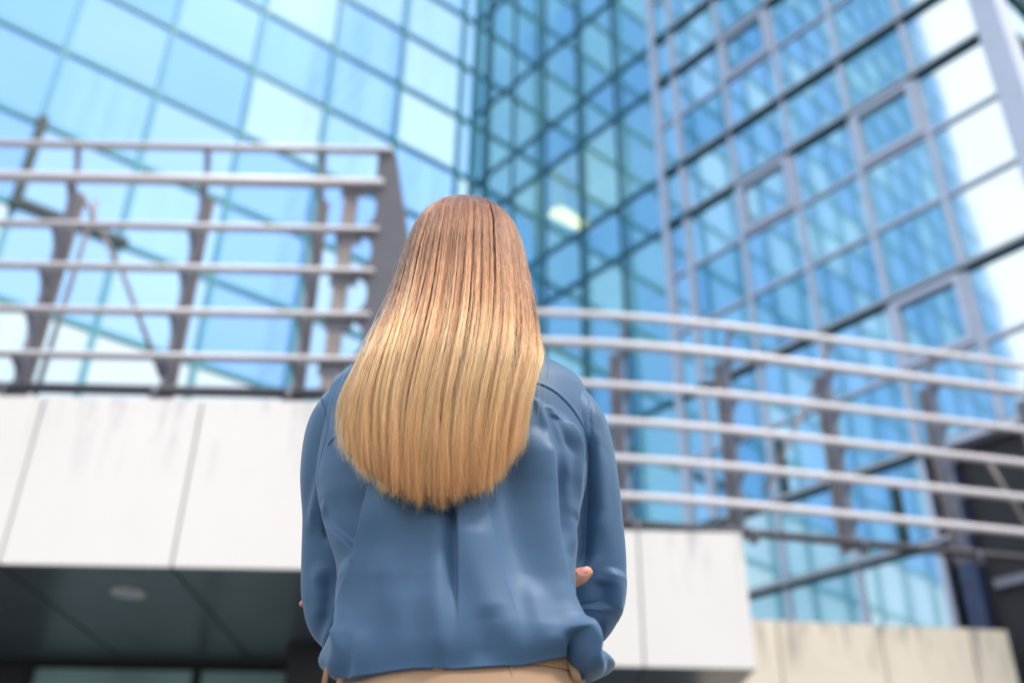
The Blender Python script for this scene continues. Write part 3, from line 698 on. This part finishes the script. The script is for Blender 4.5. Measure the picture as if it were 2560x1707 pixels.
RS = [(.045, 1.222, 1.343, .012, .020), (.062, 1.220, 1.338, .026, .040), (.074, 1.219, 1.320, .040, .056), (.083, 1.222, 1.285, .0485, .060), (.0920, 1.236, 1.235, .0500, .058),
      (.0970, 1.252, 1.180, .0515, .054), (.1000, 1.268, 1.125, .0525, .053), (.097, 1.282, 1.085, .051, .052), (.082, 1.300, 1.062, .044, .048), (.050, 1.330, 1.072, .042, .042), (.01, 1.352, 1.085, .040, .040), (-.05, 1.375, 1.10, .038, .038), (-.11, 1.372, 1.10, .034, .034)]
RSF = [
 ([(0.0993,1.3425),(0.1020,1.3124),(0.0991,1.2848),(0.1007,1.2578),(0.0963,1.2312),(0.0923,1.1971)], -.0016, .0010, .0010, .0, .0),
 ([(0.1075,1.3275),(0.1092,1.2645),(0.1128,1.1928),(0.1180,1.1196)], .0050, .012, .012, .2, .3),
 ([(0.0964,1.2642),(0.0989,1.2042),(0.0965,1.1468),(0.0928,1.0974)], -.0110, .010, .013, .2, .15),
 ([(0.0929,1.2278),(0.0886,1.1750),(0.0856,1.1300),(0.0807,1.0918)], .0040, .006, .006, .2, .3),
 ([(0.1106,1.1754),(0.1046,1.1303),(0.1005,1.0922)], .0038, .008, .010, .3, .3),
 ([(0.1323,1.1090),(0.1299,1.0715),(0.1225,1.0506),(0.1044,1.0441),(0.0842,1.0550)], .0055, .008, .014, .2, .2),
 ([(0.1187,1.0925),(0.1204,1.0661),(0.1048,1.0596)], -.0050, .012, .008, .3, .2),
 ([(0.0890,1.0397),(0.1041,1.0323),(0.1247,1.0429)], -.0050, .008, .008, .2, .3),
 ([(0.0862,1.0244),(0.0910,1.0144),(0.1009,1.0086)], .0035, .006, .008, .2, .3),
 ([(0.1122,1.2894),(0.1176,1.2282)], -.0020, .008, .008, .4, .4),
]
sleeve('sleeve', RS, RSF, 0, 1)
LS_ = [(-.188, 1.222, 1.343, .012, .020), (-.202, 1.220, 1.338, .026, .040), (-.212, 1.219, 1.320, .040, .056), (-.220, 1.222, 1.285, .0495, .060), (-.2235, 1.238, 1.235, .0505, .058),
       (-.2165, 1.258, 1.180, .0505, .054), (-.2135, 1.276, 1.125, .0510, .052), (-.2110, 1.288, 1.085, .051, .050), (-.201, 1.302, 1.060, .049, .047), (-.160, 1.330, 1.072, .042, .042), (-.13, 1.352, 1.095, .040, .040), (-.08, 1.385, 1.12, .038, .038), (-.02, 1.380, 1.11, .034, .034)]
LSF = [
 ([(-0.2500,1.3142),(-0.2388,1.2892),(-0.2309,1.2633),(-0.2327,1.2445),(-0.2391,1.2140),(-0.2386,1.1855)], -.0016, .0010, .0010, .0, .0),
 ([(-0.2323,1.2455),(-0.2361,1.2094),(-0.2440,1.1744),(-0.2474,1.1403)], .0045, .008, .012, .2, .3),
 ([(-0.2386,1.1461),(-0.2223,1.1436),(-0.2020,1.1524)], -.0050, .012, .010, .3, .2),
 ([(-0.2257,1.1023),(-0.2235,1.0598),(-0.2234,1.0239)], -.0060, .012, .012, .3, .3),
 ([(-0.2092,1.0706),(-0.2180,1.0341),(-0.2264,1.0062)], .0050, .007, .010, .2, .2),
 ([(-0.1963,1.0448),(-0.2063,1.0191),(-0.2141,0.9990)], -.0060, .008, .008, .2, .2),
 ([(-0.2389,1.1129),(-0.2319,1.0701),(-0.2307,1.0339)], .0035, .008, .010, .3, .3),
]
sleeve('sleeve', LS_, LSF, 2, 1)

# ---- trousers
tro, tnt, tb = nodes('beige_trouser_cloth'); tb.inputs['Roughness'].default_value = .7
tct = N(tnt, 'ShaderNodeTexCoord'); nw = N(tnt, 'ShaderNodeTexNoise'); nw.inputs['Scale'].default_value = 700; tnt.links.new(tct.outputs['Object'], nw.inputs[0])
tnt.links.new(mixc(tnt, nw.outputs[0], (.31, .185, .105), (.38, .235, .14)), tb.inputs['Base Color'])
bt_ = N(tnt, 'ShaderNodeBump'); bt_.inputs['Strength'].default_value = .2; bt_.inputs['Distance'].default_value = .0008; tnt.links.new(nw.outputs[0], bt_.inputs['Height']); tnt.links.new(bt_.outputs[0], tb.inputs['Normal'])
TC = -.046
def loftring(cx_, cy_, a, b, z, n=120, p=2.3):
    t = np.linspace(0, 2*math.pi, n, endpoint=False); c, s = np.cos(t), np.sin(t)
    return np.stack([cx_+a*np.sign(c)*np.abs(c)**(2/p), cy_+b*np.sign(s)*np.abs(s)**(2/p), np.full(n, z)], -1)
rows = []
for z, a, b, cy_ in [(1.015, .136, .098, 1.212), (.972, .138, .100, 1.212), (.965, .1395, .1015, 1.212), (.963, .1365, .0985, 1.212), (.955, .141, .103, 1.21), (.90, .158, .113, 1.20), (.84, .166, .118, 1.195), (.80, .165, .115, 1.195)]:
    rows.append(loftring(TC, cy_, a, b, z))
tr = grid_obj('trousers', catmull(np.array(rows).reshape(len(rows), -1), 8).reshape(-1, 120, 3), tro, person, thick=.002)
for s in (-1, 1):
    rows = [loftring(TC+s*.076, 1.195, .092, .112, .815), loftring(TC+s*.080, 1.195, .088, .105, .70), loftring(TC+s*.085, 1.20, .072, .085, .45), loftring(TC+s*.088, 1.205, .064, .074, .25), loftring(TC+s*.09, 1.21, .060, .070, .05)]
    grid_obj('trouser_leg', catmull(np.array(rows).reshape(len(rows), -1), 10).reshape(-1, 120, 3), tro, tr, thick=.002)
    shoe = simple('shoe_leather', (.05, .04, .04), .4) if s < 0 else bpy.data.materials['shoe_leather']
    mb = MB(); frame_caps(mb, [(HX+s*.09, 1.175, .046), (HX+s*.095, 1.25, .045), (HX+s*.10, 1.35, .035)], [.044, .042, .034]); sh = mb.build('shoe', shoe, person, smooth=True)
# belt loops
def strap(pts, w, name, par, th_=.003):
    mb = MB(); pts = [Vector(p) for p in pts]; vs = []
    for i, p in enumerate(pts):
        for dx in (-w/2, w/2):
            vs.append((p.x+dx, p.y, p.z))
    mb.add(vs, [(2*i, 2*i+1, 2*i+3, 2*i+2) for i in range(len(pts)-1)])
    o = mb.build(name, tro, par, smooth=True); s_ = o.modifiers.new('thick', 'SOLIDIFY'); s_.thickness = th_; s_.offset = 0; return o
strap([(-.072, 1.105, 1.0), (-.072, 1.101, .975), (-.072, 1.104, .953), (-.072, 1.112, .9475)], .0115, 'belt_loop', tr)
lp = [(.068, 1.165, 1.0), (.071, 1.150, .975), (.076, 1.140, .957), (.080, 1.145, .946), (.083, 1.152, .952), (.084, 1.160, .975)]
strap(lp, .010, 'belt_loop', tr)
strap([(-.192, 1.160, .985), (-.197, 1.150, .962), (-.199, 1.150, .945), (-.192, 1.165, .932)], .006, 'belt_loop', tr)
# back seams of the trousers
mb = MB(); mb.tube([(.004, 1.1115, .964), (.0075, 1.106, .94), (.012, 1.098, .90)], .0009, 6); mb.build('seam', tro, tr)
mb = MB(); mb.tube([(-.130, 1.128, .964), (-.133, 1.120, .94), (-.138, 1.110, .90)], .0009, 6); mb.build('seam', tro, tr)

# ------------------------------------------------------------------ hair
OUTL = [(-0.0808,1.6958),(-0.0990,1.6945),(-0.1194,1.6901),(-0.1464,1.6723),(-0.1605,1.6431),(-0.1684,1.5982),(-0.1775,1.5528),(-0.1845,1.5014),(-0.1841,1.4180),(-0.1857,1.3511),(-0.1945,1.3136),(-0.2044,1.2789),(-0.2094,1.2519),(-0.2061,1.2170),(-0.1980,1.1835),(-0.1848,1.1620),(-0.1687,1.1490)]
OUTR = [(-0.0781,1.6959),(-0.0620,1.6953),(-0.0430,1.6924),(-0.0179,1.6822),(0.0022,1.6630),(0.0161,1.6215),(0.0236,1.5756),(0.0302,1.5315),(0.0355,1.4672),(0.0377,1.3814),(0.0405,1.3344),(0.0338,1.3084),(0.0252,1.2746),(0.0182,1.2389),(0.0133,1.2100),(0.0065,1.1876),(-0.0026,1.1602)]
def outl(tab, z):
    t = sorted((p[1], p[0]) for p in tab); return np.interp(z, [q[0] for q in t], [q[1] for q in t])
TIP = [(-0.2034,1.2049),(-0.1950,1.1721),(-0.1824,1.1552),(-0.1612,1.1382),(-0.1386,1.1308),(-0.1112,1.1220),(-0.0820,1.1200),(-0.0577,1.1195),(-0.0362,1.1286),(-0.0147,1.1447),(0.0046,1.1653),(0.0168,1.1871),(0.0267,1.2182)]
ztop = 1.688
zg = np.linspace(1.14, ztop, 240)
oL = smooth1(outl(OUTL, zg), 5); oR = smooth1(outl(OUTR, zg), 5)
# depth of the hair surface: over the skull, nape, then lying on the back
YT = [(1.70, 1.232, .0), (1.688, 1.225, .03), (1.665, 1.200, .08), (1.63, 1.180, .105), (1.58, 1.163, .115), (1.53, 1.152, .118), (1.49, 1.139, .108), (1.45, 1.121, .088), (1.41, 1.103, .060), (1.37, 1.087, .036), (1.33, 1.076, .022), (1.28, 1.070, .016), (1.20, 1.066, .018), (1.12, 1.066, .018)]
yS = smooth1(np.interp(zg, [r[0] for r in YT][::-1], [r[1] for r in YT][::-1]), 8)
dS = smooth1(np.interp(zg, [r[0] for r in YT][::-1], [r[2] for r in YT][::-1]), 8)
def wide(a, k):
    for _ in range(3): a = smooth1(a, k)
    return a
ktop = np.clip((1.60-zg)/.10, 0, 1)
oLw = wide(oL, 26)*ktop+oL*(1-ktop); oRw = wide(oR, 26)*ktop+oR*(1-ktop)
def hair_surface(s, z, depth=0):
    """s -1..1 across; returns x, y"""
    e4 = np.abs(s)**5; l = np.interp(z, zg, oL)*e4+np.interp(z, zg, oLw)*(1-e4); r = np.interp(z, zg, oR)*e4+np.interp(z, zg, oRw)*(1-e4); y0 = np.interp(z, zg, yS); dd = np.interp(z, zg, dS)
    sh = 1-.12*depth
    x = (l+r)/2+(r-l)/2*s*sh
    y = y0+dd*(1-np.sqrt(np.clip(1-(np.abs(s)*.995)**2.3, 0, 1)))+depth*np.interp(z, [1.2, 1.35, 1.45, 1.6], [.012, .014, .028, .028])
    return x, y
tipx = np.array([p[0] for p in TIP]); tipz = np.array([p[1] for p in TIP])
# solid under-layer so that no gap opens to the scalp
hm, hnt, hb = nodes('hair_underlayer')
tch = N(hnt, 'ShaderNodeTexCoord'); sz = N(hnt, 'ShaderNodeSeparateXYZ'); hnt.links.new(tch.outputs['Object'], sz.inputs[0])
rz_ = N(hnt, 'ShaderNodeMapRange'); rz_.inputs[1].default_value = 1.62; rz_.inputs[2].default_value = 1.30; hnt.links.new(sz.outputs[2], rz_.inputs[0])
hnt.links.new(mixc(hnt, rz_.outputs[0], (.035, .016, .010), (.10, .045, .020)), hb.inputs['Base Color']); hb.inputs['Roughness'].default_value = .6  # kept dark: shade in the gaps between locks is put into this colour
sg = np.linspace(-.985, .985, 90); zr = np.linspace(0, 1, 90); Pu = np.zeros((90, 90, 3))
for j, s in enumerate(sg):
    l = np.interp(1.3, zg, oL); r = np.interp(1.3, zg, oR); zt_ = np.interp((l+r)/2+(r-l)/2*s, tipx, tipz)+.02
    z = ztop-.010*abs(s)-.006+(zt_-(ztop-.010))*zr
    x, y = hair_surface(s*.97, z, .45); Pu[:, j] = np.stack([x, y+.004, z], -1)
hair = grid_obj('hair', Pu, hm, person, closed=False, thick=.006)

NS, NP = 52000, 34
def mklocks(n): return np.sort(rng.uniform(-1.02, 1.02, n))
big = mklocks(46); mid = mklocks(240); fine = mklocks(1900)
def near(tab, q):
    k = np.clip(np.searchsorted(tab, q), 1, len(tab)-1); return np.where(np.abs(q-tab[k-1]) < np.abs(q-tab[k]), k-1, k)
s_h = rng.uniform(-1, 1, NS)
dep = rng.random(NS)
bi = near(big, s_h+rng.normal(0, .012, NS)); mi = near(mid, s_h+rng.normal(0, .006, NS)); fi = near(fine, s_h+rng.normal(0, .002, NS))
b_dep = rng.normal(0, 1, 46); m_dep = rng.normal(0, 1, 240); f_dep = rng.random(1900); b_tip = rng.normal(0, .005, 46); m_tip = rng.normal(0, .0075, 240); m_sw = rng.normal(0, 1, 240); b_sw = rng.normal(0, 1, 46)
b_ph = rng.uniform(0, 6.28, 46); m_ph = rng.uniform(0, 6.28, 240)
f_tone = rng.random(1900); m_tone = rng.random(240)
lock_tone_s = np.clip(.55*f_tone[fi]+.35*m_tone[mi]+.10*rng.random(NS), 0, 1)
tx = (np.interp(1.25, zg, oL)+np.interp(1.25, zg, oR))/2+(np.interp(1.25, zg, oR)-np.interp(1.25, zg, oL))/2*s_h
ztip = np.interp(tx, tipx, tipz)+b_tip[bi]+m_tip[mi]+rng.exponential(.012, NS)+.014-.014*s_h**2+rng.normal(0, .0045, NS)+.010*dep
short = rng.random(NS) < .16; ztip = np.where(short, ztip+rng.random(NS)*.14, ztip)
zroot = ztop-.003-.010*np.abs(s_h)**2.2-.016*dep-np.abs(rng.normal(0, .003, NS))
v = np.linspace(0, 1, NP)[None]
vv = .18*v+.82*v**1.3
Zs = zroot[:, None]+(ztip-zroot)[:, None]*vv
c2 = .56*np.clip(vv*2.2, 0, 1)*rng.uniform(.3, 1, (NS, 1)); c1 = .30*np.clip(vv*1.3-.3, 0, 1)*rng.uniform(.2, 1, (NS, 1)); c0 = .10*np.clip(vv*1.6-.6, 0, 1)
S = s_h[:, None]*np.ones_like(vv)
S = S+(fine[fi]-s_h)[:, None]*c2+(mid[mi]-s_h)[:, None]*c1+(big[bi]-s_h)[:, None]*c0
S = S+.006*np.sin(vv*2.2+b_ph[bi][:, None])*vv+rng.normal(0, .007, (NS, 1))*vv**1.5
S = S+np.where(rng.random((NS, 1)) < .05, rng.normal(0, .05, (NS, 1)), 0)*vv
S = np.clip(S, -1, 1)
Xs, Ys = hair_surface(S, Zs, dep[:, None])
# locks stand out as soft uneven ridges; the ends sweep to the right
def rnoise(n, q):
    t = rng.normal(0, 1, n+3); x = (q+1.05)/2.1*n; k = np.clip(np.floor(x).astype(int), 0, n); f = x-k; f = f*f*(3-2*f); return t[k]*(1-f)+t[k+1]*f
ridge = 0
for n_k, am, wd in ((13, .0040, .16), (34, .0038, .22), (90, .0028, .32), (260, .0018, .5)):
    r0 = rnoise(n_k, s_h); r1 = rnoise(n_k, s_h); q_ = r0[:, None]*np.cos(vv*1.3)+r1[:, None]*np.sin(vv*1.3)
    ridge = ridge+am*np.exp(-(q_/wd)**2)-.35*am*q_
Ys = Ys+ridge*np.clip(vv*2.2, .2, 1)
for k_ in range(16):      # narrow partings where the hair falls open
    sc_, v0, v1 = rng.uniform(-.95, .95), rng.uniform(.3, .85), rng.uniform(.15, .38); wdt = rng.uniform(.005, .013)
    env = np.exp(-((vv-v0)/v1)**2); dsc = s_h[:, None]-(sc_+.03*np.sin(vv*2+k_))
    g_ = np.exp(-(dsc/wdt)**2)*env; Ys = Ys+.008*g_
    Xs = Xs+.0022*np.sign(dsc)*np.exp(-(dsc/(wdt*1.6))**2)*env
sw = np.clip((vv-.72)/.28, 0, 1)**2
Xs = Xs+sw*(.003+.007*np.clip(s_h+.1, 0, 1)[:, None]*np.clip(2.4-3*s_h, -1.2, 1)[:, None]-.004*np.clip(-s_h-.5, 0, 1)[:, None]+.0035*m_sw[mi][:, None]+.003*b_sw[bi][:, None]+rng.normal(0, .0028, (NS, 1)))
Ys = Ys-.003*sw*rng.random((NS, 1))+.003*sw
# parting at the crown: gentle valley
fly = rng.random(NS) < .006
amp = np.where(fly, rng.uniform(.003, .012, NS), 0)[:, None]
ph = rng.uniform(0, 6.28, (NS, 1)); Xs = Xs+amp*np.sin(vv*rng.uniform(3, 6, (NS, 1))+ph)*vv; Ys = Ys-np.abs(amp)*.6*np.sin(vv*4+ph)**2
Xs = Xs+rng.normal(0, .0005, Xs.shape); Ys = Ys+rng.normal(0, .0004, Ys.shape)
PT = np.stack([Xs, Ys, Zs], -1).astype(np.float32)
# fly-aways: short wisps around the outline
NF = 260; fz = rng.uniform(1.33, 1.665, NF); fs_ = np.where(rng.random(NF) < .5, -1, 1)*rng.uniform(.75, 1, NF)
fx, fy = hair_surface(fs_, fz, 0); PF = np.zeros((NF, NP, 3), np.float32); t = np.linspace(0, 1, NP)[None]
Lf = rng.uniform(.03, .11, NF)[:, None]; oc = rng.uniform(.001, .010, NF)[:, None]
PF[..., 0] = fx[:, None]+np.sign(fs_)[:, None]*oc*np.sin(t*2.6)+rng.normal(0, .004, (NF, 1))*t; PF[..., 1] = fy[:, None]-oc*.4*np.sin(t*3); PF[..., 2] = fz[:, None]-Lf*t+oc*.5*t
PT = np.concatenate([PT, PF], 0)
# a few long loose strands at the left shoulder
for k in range(7):
    z0 = 1.40-.004*k*rng.random(); a0 = rng.uniform(.008, .03); x0 = np.interp(z0, zg, oL)+.01
    t = np.linspace(0, 1, NP); q = np.stack([x0-a0*np.sin(t*2.4)*.8, np.full(NP, 1.12)-.01*t, z0-.11*t-rng.uniform(0, .03)*t*t], -1)
    PT = np.concatenate([PT, q[None].astype(np.float32)], 0)
nstr = len(PT)
hc = bpy.data.hair_curves.new('hair_strands'); hc.add_curves([NP]*nstr)
hc.points.foreach_set('position', PT.reshape(-1).astype(np.float32))
rad = np.repeat((rng.uniform(.00016, .00026, nstr))[:, None], NP, 1)*(1-.55*np.linspace(0, 1, NP)[None]**6)
ra_ = hc.attributes.get('radius') or hc.attributes.new('radius', 'FLOAT', 'POINT'); ra_.data.foreach_set('value', rad.ravel().astype(np.float32))
tone = np.concatenate([lock_tone_s, rng.random(nstr-NS)]).astype(np.float32); ta = hc.attributes.new('tone', 'FLOAT', 'CURVE'); ta.data.foreach_set('value', tone)
sm_ = bpy.data.materials.new('hair_strand'); sm_.use_nodes = True; n_ = sm_.node_tree; n_.nodes.clear()
oo = N(n_, 'ShaderNodeOutputMaterial'); hp = N(n_, 'ShaderNodeBsdfHairPrincipled'); hp.parametrization = 'COLOR'; n_.links.new(hp.outputs[0], oo.inputs[0])
tcx = N(n_, 'ShaderNodeTexCoord'); sxz = N(n_, 'ShaderNodeSeparateXYZ'); n_.links.new(tcx.outputs['Object'], sxz.inputs[0])
tn = N(n_, 'ShaderNodeAttribute', attribute_name='tone'); hi = N(n_, 'ShaderNodeHairInfo')
zz = math_(n_, 'ADD', sxz.outputs[2], math_(n_, 'MULTIPLY', math_(n_, 'SUBTRACT', tn.outputs['Fac'], .5), -.22))
zz = math_(n_, 'ADD', zz, math_(n_, 'MULTIPLY', math_(n_, 'SUBTRACT', hi.outputs['Random'], .5), -.15))
rp = N(n_, 'ShaderNodeValToRGB'); mrz = N(n_, 'ShaderNodeMapRange'); mrz.inputs[1].default_value = 1.67; mrz.inputs[2].default_value = 1.16; n_.links.new(zz, mrz.inputs[0]); n_.links.new(mrz.outputs[0], rp.inputs[0])
el = rp.color_ramp.elements
el[0].position = 0; el[0].color = (.100, .034, .015, 1); el[1].position = 1; el[1].color = (.32, .108, .032, 1)
for p, c in ((.28, (.150, .050, .020)), (.45, (.24, .086, .033)), (.60, (.42, .165, .062)), (.76, (.62, .265, .108)), (.90, (.50, .188, .067))):
    e_ = el.new(p); e_.color = (*c, 1)
vz = N(n_, 'ShaderNodeHueSaturation'); n_.links.new(rp.outputs[0], vz.inputs['Color'])
n_.links.new(math_(n_, 'ADD', math_(n_, 'ADD', math_(n_, 'MULTIPLY', hi.outputs['Random'], .3), math_(n_, 'MULTIPLY', math_(n_, 'POWER', tn.outputs['Fac'], 1.7), 1.95)), .10), vz.inputs['Value'])
n_.links.new(vz.outputs[0], hp.inputs['Color']); hp.inputs['Roughness'].default_value = .28; hp.inputs['Radial Roughness'].default_value = .45
hc.materials.append(sm_)
hs = newobj('hair_strands', hc, hair)
